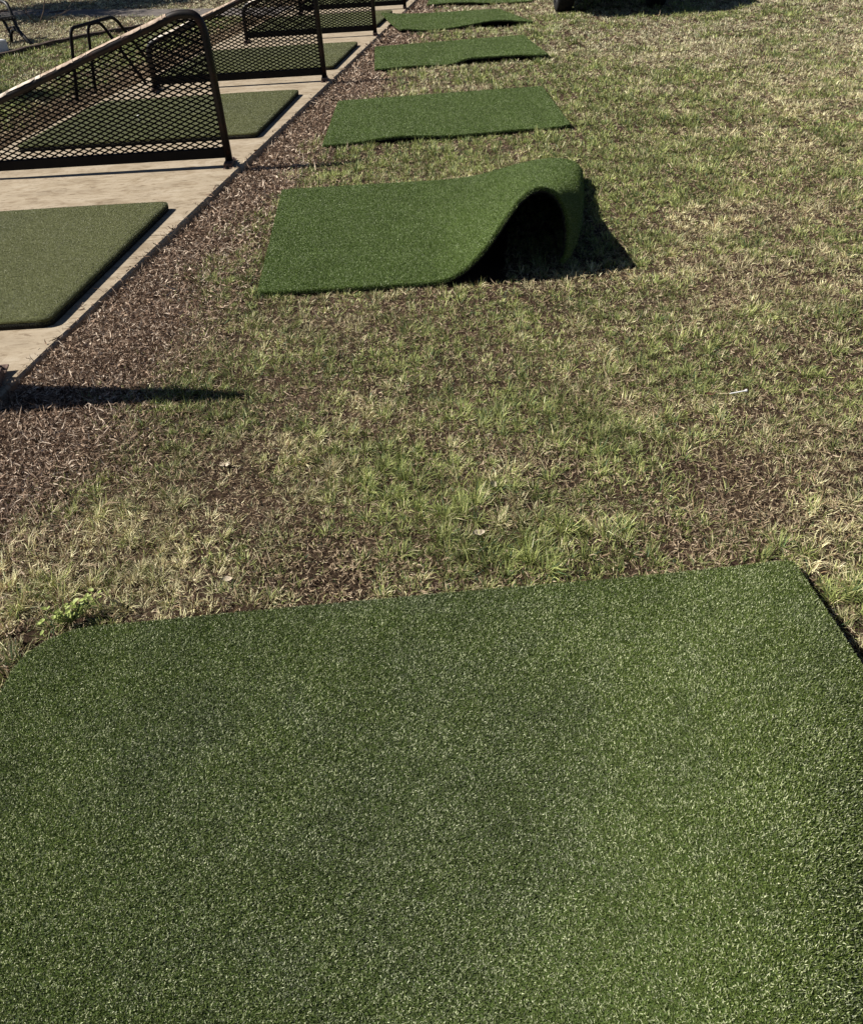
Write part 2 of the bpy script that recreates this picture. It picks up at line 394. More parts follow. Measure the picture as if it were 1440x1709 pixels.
def lift0(u, v):
    uc = .79+.17*np.clip((v-.45)/.5, -.5, 1.1); A = .010+.150*sst(1.04, .50, v); q = u-uc
    return np.where(q < 0, A*np.exp(-(q/.16)**2), A-(A+.020)*sst(.0, .25, q)) + .004*np.sin(u*9+v*3) + .006*np.exp(-((u-.25)/.15)**2) + .004
make_mat(quadP(GMATS[0], .0, lift0), 2.1, 2.05, 60, 50, 'largest green turf mat, filling the foreground and cut off by the bottom of the photo',
         GRP_G, M_TURFBASE, PAL_G, 680000, .0078, .0017, (-.07, .8, -.03), corner=(.05, .02, .022, .17), speck=.13,
         wear=lambda x, y: 1.0*np.exp(-((x+.15)/.50)**2-((y-1.05)/.45)**2)*(.3+1.2*fbm(x, y, .3, 45)) + .7*sst(.5, .75, fbm(x, y, .45, 48))*sst(.5, .1, x) + .35*sst(.45, .7, fbm(x, y, .07, 49)), vrange=(.40, 1))

def mat1P():
    n_s = np.array([0, .45, .85, .94, 1.02, 1.08, 1.17, 1.26, 1.33, 1.40, 1.47, 1.54, 1.59, 1.61, 1.605, 1.57])
    n_z = np.array([0, 0, .0, .006, .035, .078, .17, .285, .365, .41, .415, .375, .29, .18, .07, .004])
    f_s = np.array([0, .55, 1.1, 1.25, 1.36, 1.46, 1.56, 1.66, 1.74, 1.81, 1.88, 1.95, 2.01, 2.05, 2.07, 2.065])
    f_z = np.array([0, 0, 0, .006, .018, .04, .068, .094, .110, .120, .124, .118, .098, .065, .03, .0])
    def resample(s, z):
        t = np.concatenate([[0], np.cumsum(np.hypot(np.diff(s), np.diff(z)))]); t /= t[-1]
        k = np.linspace(0, 1, 400); a = np.interp(k, t, s); b = np.interp(k, t, z); w = np.hanning(25); w /= w.sum()
        pa = np.concatenate([2*a[0]-a[12:0:-1], a, 2*a[-1]-a[-2:-14:-1]]); pb = np.concatenate([2*b[0]-b[12:0:-1], b, 2*b[-1]-b[-2:-14:-1]])
        return k, np.convolve(pa, w, 'valid'), np.convolve(pb, w, 'valid')
    k, ns, nz = resample(n_s, n_z); _, fs, fz = resample(f_s, f_z)
    def ext(u, a):
        e0 = (a[5]-a[0])/(k[5]-k[0]); e1 = (a[-1]-a[-6])/(k[-1]-k[-6])
        return np.interp(u, k, a) + np.where(u < 0, u*e0, 0) + np.where(u > 1, (u-1)*e1, 0)
    def P(u, v):
        u = np.asarray(u, float); v = np.asarray(v, float)
        vb = np.clip(v, 0, 2)**.72; s = ext(u, ns)*(1-vb)+ext(u, fs)*vb; z = ext(u, nz)*(1-v)+ext(u, fz)*v
        x = -.82 - .08*v + s; y = 4.28 + 1.94*v - .12*v*sst(.6, 1.0, u) + .13*sst(.55, .85, u)*(1-v)
        return np.stack([x, y, z + .002], -1)
    return P
make_mat(mat1P(), 2.08, 1.95, 140, 40, 'green turf mat on the grass with its right end curled up into an open loop',
         GRP_G, M_TURFBASE, PAL_F, 520000, .0078, .0019, (-.1, 5.2, -.03), corner=.03)
make_mat(quadP(GMATS[2], .0, lambda u, v: .030*np.exp(-((u-.30)/.16)**2)*(1-v)**3 + .01*np.exp(-((u-.75)/.15)**2)*(1-v)**3 + .015*sst(.9, 1, u)*(1-v)),
         2.06, 1.92, 60, 30, 'flat green turf mat right behind the curled one, its near edge slightly lifted', GRP_G, M_TURFBASE, PAL_F, 330000, .0078, .0025, (.3, 8.5, -.03), corner=.03)
make_mat(quadP(GMATS[3], .0, lambda u, v: (.055*sst(.40, .56, u)-.02*sst(.75, 1, u)+.012*np.exp(-((u-.2)/.15)**2))*(1-v)**1.5 + .02*(1-u)*v),
         2.06, 1.95, 60, 30, 'green turf mat with a step in its wavy near edge, second behind the curled mat', GRP_G, M_TURFBASE, PAL_F, 200000, .008, .0034, (.65, 12.3, -.03), corner=.03)
make_mat(quadP(GMATS[4], .0, lambda u, v: .02+.05*(1-u)**6*v**2 + .02*np.exp(-((u-.05)/.08)**2)*(1-v)**2 - .02*np.sin(u*7)*(1-v) + .03*np.exp(-((u-.75)/.2)**2)*(1-v)),
         2.04, 2.0, 60, 30, 'green turf mat turned askew so its left tip points over the concrete edge', GRP_G, M_TURFBASE, PAL_F, 120000, .008, .0044, (.8, 15.8, -.03), corner=.03)
make_mat(quadP(GMATS[5], .0, lambda u, v: .02+.02*np.sin(u*6)), 2.04, 2.0, 40, 20, 'farthest green turf mat on the grass, cut off by the top of the photo',
         GRP_G, M_TURFBASE, PAL_F, 50000, .010, .007, (1.5, 19, -.03), corner=.03)
CLAB = ['olive turf mat on the concrete, nearest of its row, cut off by the left edge',
        'olive turf mat seen through the nearest full mesh divider, a white tee standing on it',
        'olive turf mat on the concrete between the second and third mesh divider',
        'olive turf mat on the concrete beside the left tip of the askew green mat',
        'farthest olive turf mat on the concrete, a corner at the top edge of the photo']
CN = [360000, 240000, 140000, 80000, 40000]; CFW = [.0018, .0026, .0036, .0048, .0065]
for k, (nr, fr) in enumerate(CMATS):
    nr = np.array(nr); fr = np.array(fr); wv = np.array([-2.05, .005])
    Q = [nr+wv, nr, fr, fr+wv]
    make_mat(quadP(Q, .047, lambda u, v: -.004*sst(.97, 1, u)-.003*sst(.03, 0, v)+.004*np.sin(u*5+1)*np.sin(v*4)), 2.05, 1.96, 60, 60, CLAB[k], GRP_C, M_TURFBASE2, PAL_O,
             CN[k], .0055, CFW[k], (*((nr+fr)/2+wv/2), .0), corner=.05, foam=.035, speck=.03, wear=lambda x, y: sst(.45, .7, fbm(x, y, .5, 47))*.6)

# ---------------------------------------------------------------- mesh dividers
def clip_line(p, d, poly):                   # convex polygon, counter-clockwise
    t0, t1 = -9.0, 9.0
    for i in range(len(poly)):
        a = poly[i]; b = poly[(i+1) % len(poly)]; ex, ey = b[0]-a[0], b[1]-a[1]
        nx_, ny_ = -ey, ex; num = nx_*(p[0]-a[0])+ny_*(p[1]-a[1]); den = nx_*d[0]+ny_*d[1]
        if abs(den) < 1e-9:
            if num < 0: return None
            continue
        t = -num/den
        if den > 0: t0 = max(t0, t)
        else: t1 = min(t1, t)
    return (t0, t1) if t1-t0 > .004 else None

def make_divider(label):
    root = empty('mesh_divider', (0, 0, 0)); tag(root, label, 'divider', 'expanded metal dividers between the tee bays')
    # local: x along the panel (0 = tall right post, -1.80 = short left post), z up
    fr = MB(); path = bend([(-1.80, 0, .012), (-1.785, 0, .455), (-.088, 0, 1.030), (.045, 0, 1.026), (.083, 0, .925), (.086, 0, .012)], [.09, .05, .07, .10], 7)
    # the tall end: rail climbs to the crest, rounds over and drops to the right foot
    fr.tube(path, .029, 12); frame = fr.build('frame', M_STEEL, root, True)
    bb = MB(); bb.box((-.855, 0, .095), (1.84, .034, .072), bevel=.004); bb.build('bottom_bar', M_STEEL_DARK, root)
    # top of the rail: thin pale strips, white at the low end, tan above
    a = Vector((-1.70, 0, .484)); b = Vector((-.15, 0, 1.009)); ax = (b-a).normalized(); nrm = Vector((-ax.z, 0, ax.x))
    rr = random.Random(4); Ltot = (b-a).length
    for t0, t1, mat_, lab in ((0, .60, M_PALE, 'white strip on the low end of the rail'), (.60, Ltot, M_TAN, 'tan strip on the upper rail')):
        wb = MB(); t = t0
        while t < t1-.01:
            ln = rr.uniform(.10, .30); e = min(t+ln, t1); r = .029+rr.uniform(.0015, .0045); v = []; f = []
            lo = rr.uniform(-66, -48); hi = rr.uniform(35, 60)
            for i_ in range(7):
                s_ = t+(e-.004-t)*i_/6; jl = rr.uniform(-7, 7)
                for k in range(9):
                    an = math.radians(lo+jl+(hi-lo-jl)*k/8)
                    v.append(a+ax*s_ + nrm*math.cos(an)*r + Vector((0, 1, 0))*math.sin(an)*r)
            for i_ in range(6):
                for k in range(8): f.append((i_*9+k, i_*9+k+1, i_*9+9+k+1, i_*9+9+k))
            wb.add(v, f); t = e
        wb.build('pale_rail_strip', mat_, frame, True)['label'] = lab
    # expanded metal
    mp = MB(); poly = [(-1.78, .13), (.075, .13), (.075, .92), (.04, 1.0), (-.09, 1.012), (-1.70, .475), (-1.775, .44)]
    px, pz = .0765, .0335
    for sgn in (1, -1):
        d = Vector((px, sgn*pz)).normalized(); ang = math.atan2(d.y, d.x)
        M = Matrix.Rotation(-ang, 3, 'Y'); M = M @ Matrix.Rotation(.5*sgn, 3, 'X')
        for k in range(-90, 91):
            c = clip_line((k*px - .8, .13 if sgn > 0 else .13), d, poly)
            if c:
                m_ = (c[0]+c[1])/2; mp.box((k*px-.8+d.x*m_, sgn*.0016, .13+d.y*m_), (c[1]-c[0], .0045, .0098), M)
    mp.build('mesh_panel', M_STEEL_DARK, root)
    for s_, xx in ((1, .085), (-1, -1.80)):
        br = MB(); br.box((xx, .0, .0205), (.062, .17, .033), bevel=.003); br.box((xx, .0, .004), (.066, .30, .007))
        brk = br.build('foot_bracket', M_BRACKET, root)
        for yy in (-.118, .118):
            bo = MB(); bo.tube([(xx, yy, .008), (xx, yy, .016)], .016, 6); bo.tube([(xx, yy, .016), (xx, yy, .032)], .007, 8)
            bo.build('bolt', M_STEEL_DARK, brk)
    return root
def copy_tree(o, parent=None):
    c = o.copy(); COL.objects.link(c)
    if parent: c.parent = parent; c.matrix_parent_inverse = o.matrix_parent_inverse
    for ch in o.children: copy_tree(ch, c)
    return c
proto = make_divider('x')
DIV = [((-1.91, 3.36), 5.0, 9.5, 'mesh divider out of frame at the left but for its foot bracket and long shadow'),
       ((-1.475, 7.03), 0, 3.4, 'nearest whole mesh divider with a pale top rail and rounded tall end'),
       ((-.985, 10.69), 0, 3.0, 'second whole mesh divider, its short left end seen through the one in front'),
       ((-.49, 14.45), .3, 2.2, 'third mesh divider from the front, rail running out of the top of the photo'),
       ((-.02, 18.02), .3, 2.8, 'farthest mesh divider, only its lower mesh and foot showing at the top edge'),]
for k, ((x, y), rz, ln, lab) in enumerate(DIV):
    o = proto if k == 0 else copy_tree(proto)
    o.location = (x, y, .0); o.rotation_euler = (math.radians(ln), 0, math.radians(rz)); o['label'] = lab

# ---------------------------------------------------------------- tubular stand behind the slab
def make_stand():
    O = Vector((-3.25, 10.8, -.045)); root = empty('bag_stand', O)
    tag(root, 'black tubular steel stand of two nested bent hoops behind the nearest whole divider', 'golf bag stand')
    P = lambda x, y, z: Vector((x, y, z))-O
    a = MB(); a.tube(bend([P(-3.62, 10.50, -.06), P(-3.48, 10.46, .67), P(-3.31, 11.54, .67), P(-3.07, 12.14, -.06)], [.09, .12], 7), .0175, 10)
    a.build('outer_hoop', M_STEEL_DARK, root, True)
    b = MB(); b.tube(bend([P(-3.54, 10.94, -.06), P(-3.42, 10.86, .66), P(-3.36, 11.14, .66), P(-3.00, 11.25, -.06)], [.09, .09], 7), .0165, 10)
    b.build('inner_hoop', M_STEEL_DARK, root, True)
make_stand()

# ---------------------------------------------------------------- bench at the top left
def make_bench():
    f0 = Vector((-6.63, 16.72, -.03)); f1 = Vector((-6.02, 16.07, -.03)); ax = (f1-f0); Lf = ax.length; ax.normalize(); lng = Vector((ax.y, -ax.x, 0))
    root = empty('park_bench', f0); tag(root, 'cast iron park bench at the top left corner, only one scrolled end in view', 'bench')
    def end(off):
        m = MB(); q = lambda s, z: ax*s*Lf + Vector((0, 0, z*.87)) + lng*off
        m.tube(bend([q(-.35, .66), q(.12, .70), q(.42, .655), q(.50, .40), q(.56, .22), q(.98, .0)], .12, 6), .030, 8)
        m.tube(bend([q(-.30, .52), q(.02, .36), q(.18, .14), q(.15, .10), q(.10, .0)], .08, 5), .026, 8)
        m.tube(bend([q(.13, .10), q(.26, .20), q(.42, .24), q(.60, .19)], .1, 6), .026, 8)
        m.tube(bend([q(.14, .24), q(.34, .27), q(.52, .27)], .1, 5), .018, 8)
        m.tube([q(-.30, .36), q(.56, .42)], .022, 8)
        m.tube([q(-.26, .34), q(-.52, .92)], .026, 8)
        m.build('end_frame', M_IRON, root, True)
    end(.0); end(1.55)
    for k in range(5):
        m = MB(); c = ax*(-.12+.15*k)*Lf + Vector((0, 0, .350+.010*k)) + lng*.775
        M = Matrix((( ax.x, lng.x, 0), (ax.y, lng.y, 0), (0, 0, 1))); m.box(c, (.085, 1.62, .03), M, bevel=.005)
        m.build('seat_slat', M_SLAT, root)
    for k in range(4):
        m = MB(); c = ax*(-.33-.055*k)*Lf + Vector((0, 0, .50+.125*k)) + lng*.775
        M = Matrix((( ax.x, lng.x, 0), (ax.y, lng.y, 0), (0, 0, 1))); m.box(c, (.03, 1.62, .085), M, bevel=.005)
        m.build('back_slat', M_SLAT, root)
make_bench()

# timber edging along the lawn
def edging():
    pts = bend([(-7.1, 11.2, 0), (-6.02, 14.68, 0), (-5.48, 16.42, 0), (-4.52, 17.85, 0), (-3.3, 18.45, 0)], 1.2, 6); m = MB()
    v = []; f = []
    for i, p in enumerate(pts):
        t = (pts[min(i+1, len(pts)-1)]-pts[max(i-1, 0)]).normalized(); s = Vector((-t.y, t.x, 0))*.055
        zt = .03 + .006*math.sin(i*2.3)
        v += [p-s+Vector((0, 0, -.1)), p-s*.9+Vector((0, 0, zt)), p+s*.9+Vector((0, 0, zt)), p+s+Vector((0, 0, -.1))]
    for i in range(len(pts)-1):
        for k in range(3): f.append((4*i+k, 4*i+4+k, 4*i+5+k, 4*i+1+k))
    f += [(0, 1, 2, 3), tuple(4*(len(pts)-1)+k for k in (3, 2, 1, 0))]
    m.add(v, f); tag(m.build('lawn_edging', M_TIMBER), 'dark weathered timber edging between the lawn and the dry verge by the bench', 'edging')
edging()
wb = MB(); wb.box((-6.36, 15.42, .05), (.36, .26, .18), Matrix.Rotation(-.75, 3, 'Z'), bevel=.015)
tag(wb.build('marker_block', M_WHITE), 'small white block at the left edge of the photo below the bench', 'marker')

# ---------------------------------------------------------------- bare trees outside the frame that shade the lawn and the path
def tree(name, label, base, h, seed, twigs):
    rr = random.Random(seed); root = empty(name, base); tag(root, label, 'tree', None)
    tk = MB(); br = MB()
    def limb(mb, p, d, L, r, depth):
        pts = [p]; rs = [r]; n = 5; q = p.copy(); dd = d.copy()
        for i in range(n):
            dd = (dd + Vector((rr.uniform(-.22, .22), rr.uniform(-.22, .22), rr.uniform(-.05, .16)))).normalized(); q = q + dd*L/n
            pts.append(q.copy()); rs.append(r*(1-.62*(i+1)/n))
        mb.tube(pts, rs, 7 if depth < 2 else 4)
        if depth >= 4: return
        for k in range(3 if depth else 6):
            j = rr.randint(2, n); t = (pts[j]-pts[j-1]).normalized()
            sd_ = Vector((rr.uniform(-1, 1), rr.uniform(-1, 1), rr.uniform(-.2, .8))).normalized()
            limb(br, pts[j], (t*.55+sd_*.8).normalized(), L*rr.uniform(.5, .72), rs[j]*.62, depth+1)
    limb(tk, Vector((0, 0, -.2)), Vector((.05, 0, 1)), h*.5, h*.028, 0)
    tk.build('trunk', M_BARK, root, True); br.build('branches', M_BARK, root, True)
    if twigs:
        n = twigs; pts = np.array(br.v); sel = pts[rng.integers(0, len(pts), n)] + rng.normal(0, .22, (n, 3))
        c = np.array([.05, .065, .025])*rng.uniform(.6, 1.5, (n, 1))
        blades('crown', sel, rng.uniform(.08, .16, n), rng.uniform(.05, .09, n), rng.uniform(0, 6.28, n), rng.uniform(0, 2.6, n), rng.uniform(-.4, .8, n), c, M_GRASS, parent=root)
tree('shade_tree', 'evergreen tree left of the frame whose broken shade lies on the lawn by the bench', (-13.3, 13.4, 0), 7.6, 3, 60000)
tree('bare_tree', 'taller tree left of the frame whose branch shadows cross the grey path', (-12.6, 22.7, 0), 8.0, 8, 22000)

def sapling():
    root = MB(); rr = random.Random(2); b = Vector((-7.0, 19.3, -.03))
    def tw(p, d, L, r, dep):
        q = p; pts = [p]
        for i in range(4):
            d = (d+Vector((rr.uniform(-.3, .3), rr.uniform(-.3, .3), rr.uniform(-.1, .2)))).normalized(); q = q+d*L/4; pts.append(q)
        root.tube(pts, [r*(1-.15*i) for i in range(5)], 5)
        if dep < 2:
            for k in range(3): tw(pts[rr.randint(1, 4)], (d+Vector((rr.uniform(-1, 1), rr.uniform(-1, 1), rr.uniform(0, .7)))).normalized(), L*.6, r*.6, dep+1)
    tw(b, Vector((.25, .1, 1)), 1.1, .012, 0); tw(b, Vector((-.6, -.3, .6)), .6, .010, 1); tw(b, Vector((1, .2, .15)), .7, .009, 1)
    tag(root.build('bare_sapling', M_BARK), 'thin leafless sapling with forked twigs on the dry verge right of the bench', 'sapling')
sapling()

# ---------------------------------------------------------------- parked car beyond the top edge
def car():
    root = empty('parked_car', (3.42, 17.2, -.03)); tag(root, 'dark parked car at the top edge, only tyres and its black shadow in view', 'car')
    def loft(secs, seg_n, name, mat, par=root):
        v = []; f = []
        for (y, pts) in secs:
            for (x, z) in pts: v.append((x, y, z))
        n = len(secs[0][1])
        for i in range(len(secs)-1):
            for k in range(n): j = (k+1) % n; f.append((i*n+k, i*n+j, i*n+n+j, i*n+n+k))
        f += [tuple(range(n-1, -1, -1)), tuple(range((len(secs)-1)*n, len(secs)*n))]
        return mesh_obj(name, v, f, mat, par, False)
    def sec(w, z0, z1, r):
        return [(-w+r, z0), (w-r, z0), (w, z0+r), (w*.99, (z0+z1)/2), (w*.95, z1-r), (w*.95-r, z1), (-w*.95+r, z1), (-w*.95, z1-r), (-w*.99, (z0+z1)/2), (-w, z0+r)]
    body = loft([(-2.15, sec(.70, .46, .80, .08)), (-2.06, sec(.86, .38, .95, .1)), (-1.6, sec(.94, .33, 1.0, .1)), (0, sec(.95, .32, 1.0, .1)),
          (1.3, sec(.94, .33, .98, .1)), (2.05, sec(.90, .36, .86, .1)), (2.35, sec(.75, .42, .72, .08))], 10, 'body', M_PAINT)
    loft([(-2.0, sec(.76, .985, 1.0, .006)), (-1.55, sec(.70, .985, 1.52, .08)), (-.9, sec(.70, .985, 1.60, .08)), (.3, sec(.69, .985, 1.58, .08)), (1.25, sec(.74, .965, .99, .008))], 10, 'window_glass', M_GLASS)
    loft([(-1.5, sec(.66, 1.525, 1.585, .02)), (-.9, sec(.68, 1.60, 1.635, .012)), (.25, sec(.66, 1.58, 1.615, .012))], 10, 'roof', M_PAINT)
    for sx in (-1, 1):
        m = MB(); m.box((sx*.74, -2.12, .86), (.18, .06, .14), bevel=.015); m.build('tail_light', M_TAIL, body)
        for yy in (-.88, 1.55):
            w = empty_child('wheel', root, (sx*.76, yy, .0))
            t = MB(); v = []; f = []; prof = [(-.125, .22), (-.135, .30), (-.115, .345), (.115, .345), (.135, .30), (.125, .22)]; n = 28
            for k in range(n):
                a = 2*math.pi*k/n
                for (x, r) in prof: v.append((x, r*math.cos(a), .345+r*math.sin(a)))
            for k in range(n):
                l = (k+1) % n
                for i in range(5): f.append((k*6+i, k*6+i+1, l*6+i+1, l*6+i))
            t.add(v, f); t.build('tyre', M_TYRE, w, True)
            rm = MB(); rm.tube([(-.11, 0, .345), (.11, 0, .345)], .222, 24)
            for k in range(5):
                a = 2*math.pi*k/5; rm.box((sx*.114, .11*math.cos(a), .345+.11*math.sin(a)), (.014, .05, .18), Matrix.Rotation(a-math.pi/2, 3, 'X'))
            rm.build('rim', M_RIM, w)
    bp = MB(); bp.box((0, -2.18, .50), (1.62, .10, .16), bevel=.03); bp.build('bumper', M_PAINT, root)
def empty_child(name, par, loc):
    o = bpy.data.objects.new(name, None); COL.objects.link(o); o.parent = par; o.location = loc; o.empty_display_size = .1; return o
car()

# ---------------------------------------------------------------- grass and litter
def in_view(x, y, m):                        # ground footprint of the picture widened by m metres
    xl = -.85 - .325*np.maximum(y-.7, 0) - np.where(y < 2, .1, .0); xr = .72 + .40*np.maximum(y-.7, 0)
    return (x > xl-m) & (x < xr+m)

def scatter(dens0, seed, ymax=34):
    r = np.random.default_rng(seed); X = []; Y = []; Wt = []
    bands = [(-.5, 2.2), (2.2, 3), (3, 4), (4, 5.2), (5.2, 7), (7, 9), (9, 12), (12, 16), (16, 21), (21, 27), (27, max(ymax, 27))]
    for a, b in bands:
        if b <= a: continue
        mid = max((a+b)/2, 1.6); s = max(1.0, mid/3.0)
        xl = -.85-.325*b-1.5; xr = .72+.40*b+1.2
        n = int(dens0/s**1.55*(b-a)*(xr-xl)); x = r.uniform(xl, xr, n); y = r.uniform(a, b, n)
        X.append(x); Y.append(y); Wt.append(np.full(n, s)*np.clip(np.hypot(x, y)/max(np.hypot(0, mid), .1), .8, 1.2)**.5)
    return np.concatenate(X), np.concatenate(Y), np.concatenate(Wt)

def spots(x, y, L):
    s = 0
    for (a, b, r, k) in L: s = s + k*np.exp(-(((x-a)**2+(y-b)**2)/r**2))
    return s
BARE = [(.30, 2.62, .16, .9), (.45, 2.50, .12, .6), (1.05, 2.30, .22, .9), (.83, 2.04, .16, .8), (.60, 2.95, .14, .6), (-.28, 2.02, .22, .9), (-.55, 3.15, .2, .5),
        (1.55, 4.0, .25, .6), (2.3, 5.6, .5, .5), (-.75, 2.5, .25, .5), (-.1, 3.9, .3, .45), (.75, 3.0, .2, .5), (1.35, 2.62, .15, .5)]
LUSH = [(.24, 2.16, .22, 1.0), (.05, 2.28, .2, .7), (.45, 2.08, .16, .8), (.72, 2.66, .16, .9), (-.92, 3.26, .18, .7), (-.2, 2.5, .25, .6), (.5, 2.85, .25, .5), (-.35, 2.7, .2, .5), (.95, 3.1, .3, .4)]
DRYT = [(-.90, 2.09, .24, 1.0), (-1.25, 2.02, .3, 1.0), (-1.15, 2.35, .25, .6), (1.20, 1.92, .22, 1.0), (1.32, 2.1, .25, .6), (1.2, 1.5, .3, .5), (-1.3, 1.6, .2, .8)]

def build_grass():
    x, y, s = scatter(38000, 21); d = edge_d(x, y); dl = -(d+SLABW)
    right = d > .0; left = dl > .0
    bnd = .62 + (fbm(x, y, .9, 60)-.5)*.75
    k = np.where(right, sst(bnd-.22, bnd+.20, d), np.where(left, sst(.35, .8, dl + (fbm(x, y, .6, 66)-.5)*.5), 0))
    k = np.where(right & (y < 3.1), np.maximum(k*1.0, 0), k)
    patch = fbm(x, y, .33, 50); bare = sst(.56, .74, fbm(x, y, .55, 55))*.55 + .75*spots(x, y, BARE)
    k = k*(1-(.8-.4*sst(3, 7, y))*np.clip(bare, 0, 1))*np.clip(.52+.95*patch+.2*sst(3, 7, y), .3, 1)
    k = np.clip(k + .6*spots(x, y, LUSH) + .22*spots(x, y, DRYT), 0, 1)*(right | left)
    py = path_y(x, PATH_S); pn = path_y(x, PATH_N); jit = (fbm(x, y, .5, 93)-.35)*.7; onp = (x < -1.2) & (y > py+jit) & (y < pn-jit)
    k = np.where(onp, 0, k)
    for i, q in enumerate(GMATS): k = np.where(inpoly(x, y, q, -.006 if i else .0), 0, k)
    k = np.where((y < 1.85) & (x > .95) & (x < 1.06), k*.12, k)
    # blades gather into tufts
    cs = .062*np.maximum(s, 1)**.62; lv = np.round(np.log2(cs/.062)*2).astype(int); cs = .062*2.0**(lv/2)
    ci = np.floor(x/cs).astype(np.int64); cj = np.floor(y/cs).astype(np.int64)
    def hsh(q):
        h = (ci*73856093) ^ (cj*19349663) ^ (lv.astype(np.int64)*83492791) ^ (q*2654435761); h = (h ^ (h >> 13))*1274126177 & 0x7fffffff
        return ((h ^ (h >> 16)) % 100003)/100003.0
    tx = (ci+.15+.7*hsh(1))*cs; ty = (cj+.15+.7*hsh(2))*cs; pull = rng.uniform(.25, .85, len(x))*(.4+.6*hsh(3))
    rx, ry = x-tx, y-ty; out_az = np.arctan2(ry, rx); x2 = x-rx*pull; y2 = y-ry*pull
    t_len = .55+.9*hsh(4)**1.5; t_grn = hsh(5)-.5; t_key = .16+1.4*hsh(6)**.9
    inm = np.zeros(len(x), bool)
    for q in GMATS: inm |= inpoly(x2, y2, q, 0.0)
    x = np.where(inm, x, x2); y = np.where(inm, y, y2); far_ = sst(3.0, 6.5, y); k = k*np.clip(t_key+.45*far_, 0, 1)
    keep = rng.random(len(x)) < k; keep &= in_view(x, y, 2.0) | (rng.random(len(x)) < .3)
    x, y, s, d, dl, left, out_az, t_len, t_grn = [a[keep] for a in (x, y, s, d, dl, left, out_az, t_len, t_grn)]; n = len(x)
    lush = np.clip(spots(x, y, LUSH), 0, 1); dry = np.clip(spots(x, y, DRYT), 0, 1)
    gn = fbm(x, y, .42, 70) + .55*(fbm(x, y, 2.3, 77)-.5) + .14*lush - .14*dry - .12*sst(-.45, -.9, x)*sst(3.2, 2.4, y)
    yell = sst(5, 13, y)*.20 + sst(.8, 4.0, x)*.10
    lawn = left & (y < np.interp(x, [-7.1, -6.02, -5.48, -4.52, -3.3], [11.2, 14.68, 16.42, 17.85, 18.45])); gn = np.where(lawn, gn+.25, gn); gn = np.where(left & ~lawn, gn-.30, gn)
    green = np.clip((gn-.49-yell*.5)*2.1+.60+.66*t_grn, .06, .90)
    c = rng.random(n); isg = c < green; r1 = rng.random((n, 1)); r2 = rng.random((n, 1))
    G = np.array([.13, .165, .042])*(1-r1)+np.array([.41, .445, .155])*r1; G = np.where(r2 > .86, np.array([.075, .135, .055]), G)
    Sx = np.array([.43, .38, .185])*(1-r1)+np.array([.80, .74, .46])*r1; Sx = np.where(r2 > .86, np.array([.30, .21, .11]), Sx)
    fy = sst(5, 15, y)[:, None]*.6; Sx = Sx*(1-fy) + Sx.mean(1, keepdims=True)*np.array([1.12, 1.06, .74])*fy
    col = np.where(isg[:, None], G, Sx)*rng.uniform(.72, 1.28, (n, 1))*(.82+.42*sst(.3, .7, fbm(x, y, .16, 88)))[:, None]
    L = rng.uniform(.011, .033, n)*(1+.65*lush+.55*dry)*(.85+.3*np.minimum(s, 3))*t_len*1.12; W = rng.uniform(.0012, .0026, n)*s**.92
    L = np.where(isg, L*1.1, L)
    clump = fbm(x, y, .10, 81)*6*math.pi
    az = np.where(rng.random(n) < .62, out_az+rng.normal(0, .5, n), np.where(rng.random(n) < .5, clump, rng.uniform(0, 2*math.pi, n)))
    lean = np.where(isg, rng.uniform(.15, 1.2, n), rng.uniform(.35, 1.5, n)); lean = lean*(1.08-.25*lush-.2*dry); curl = rng.uniform(-.5, 1.3, n)
    z = ground_h(x, y)
    root = np.stack([x, y, z-.003], 1)
    tag(blades('grass', root, L, W, az, lean, curl, col, M_GRASS), kind='stuff'); return n

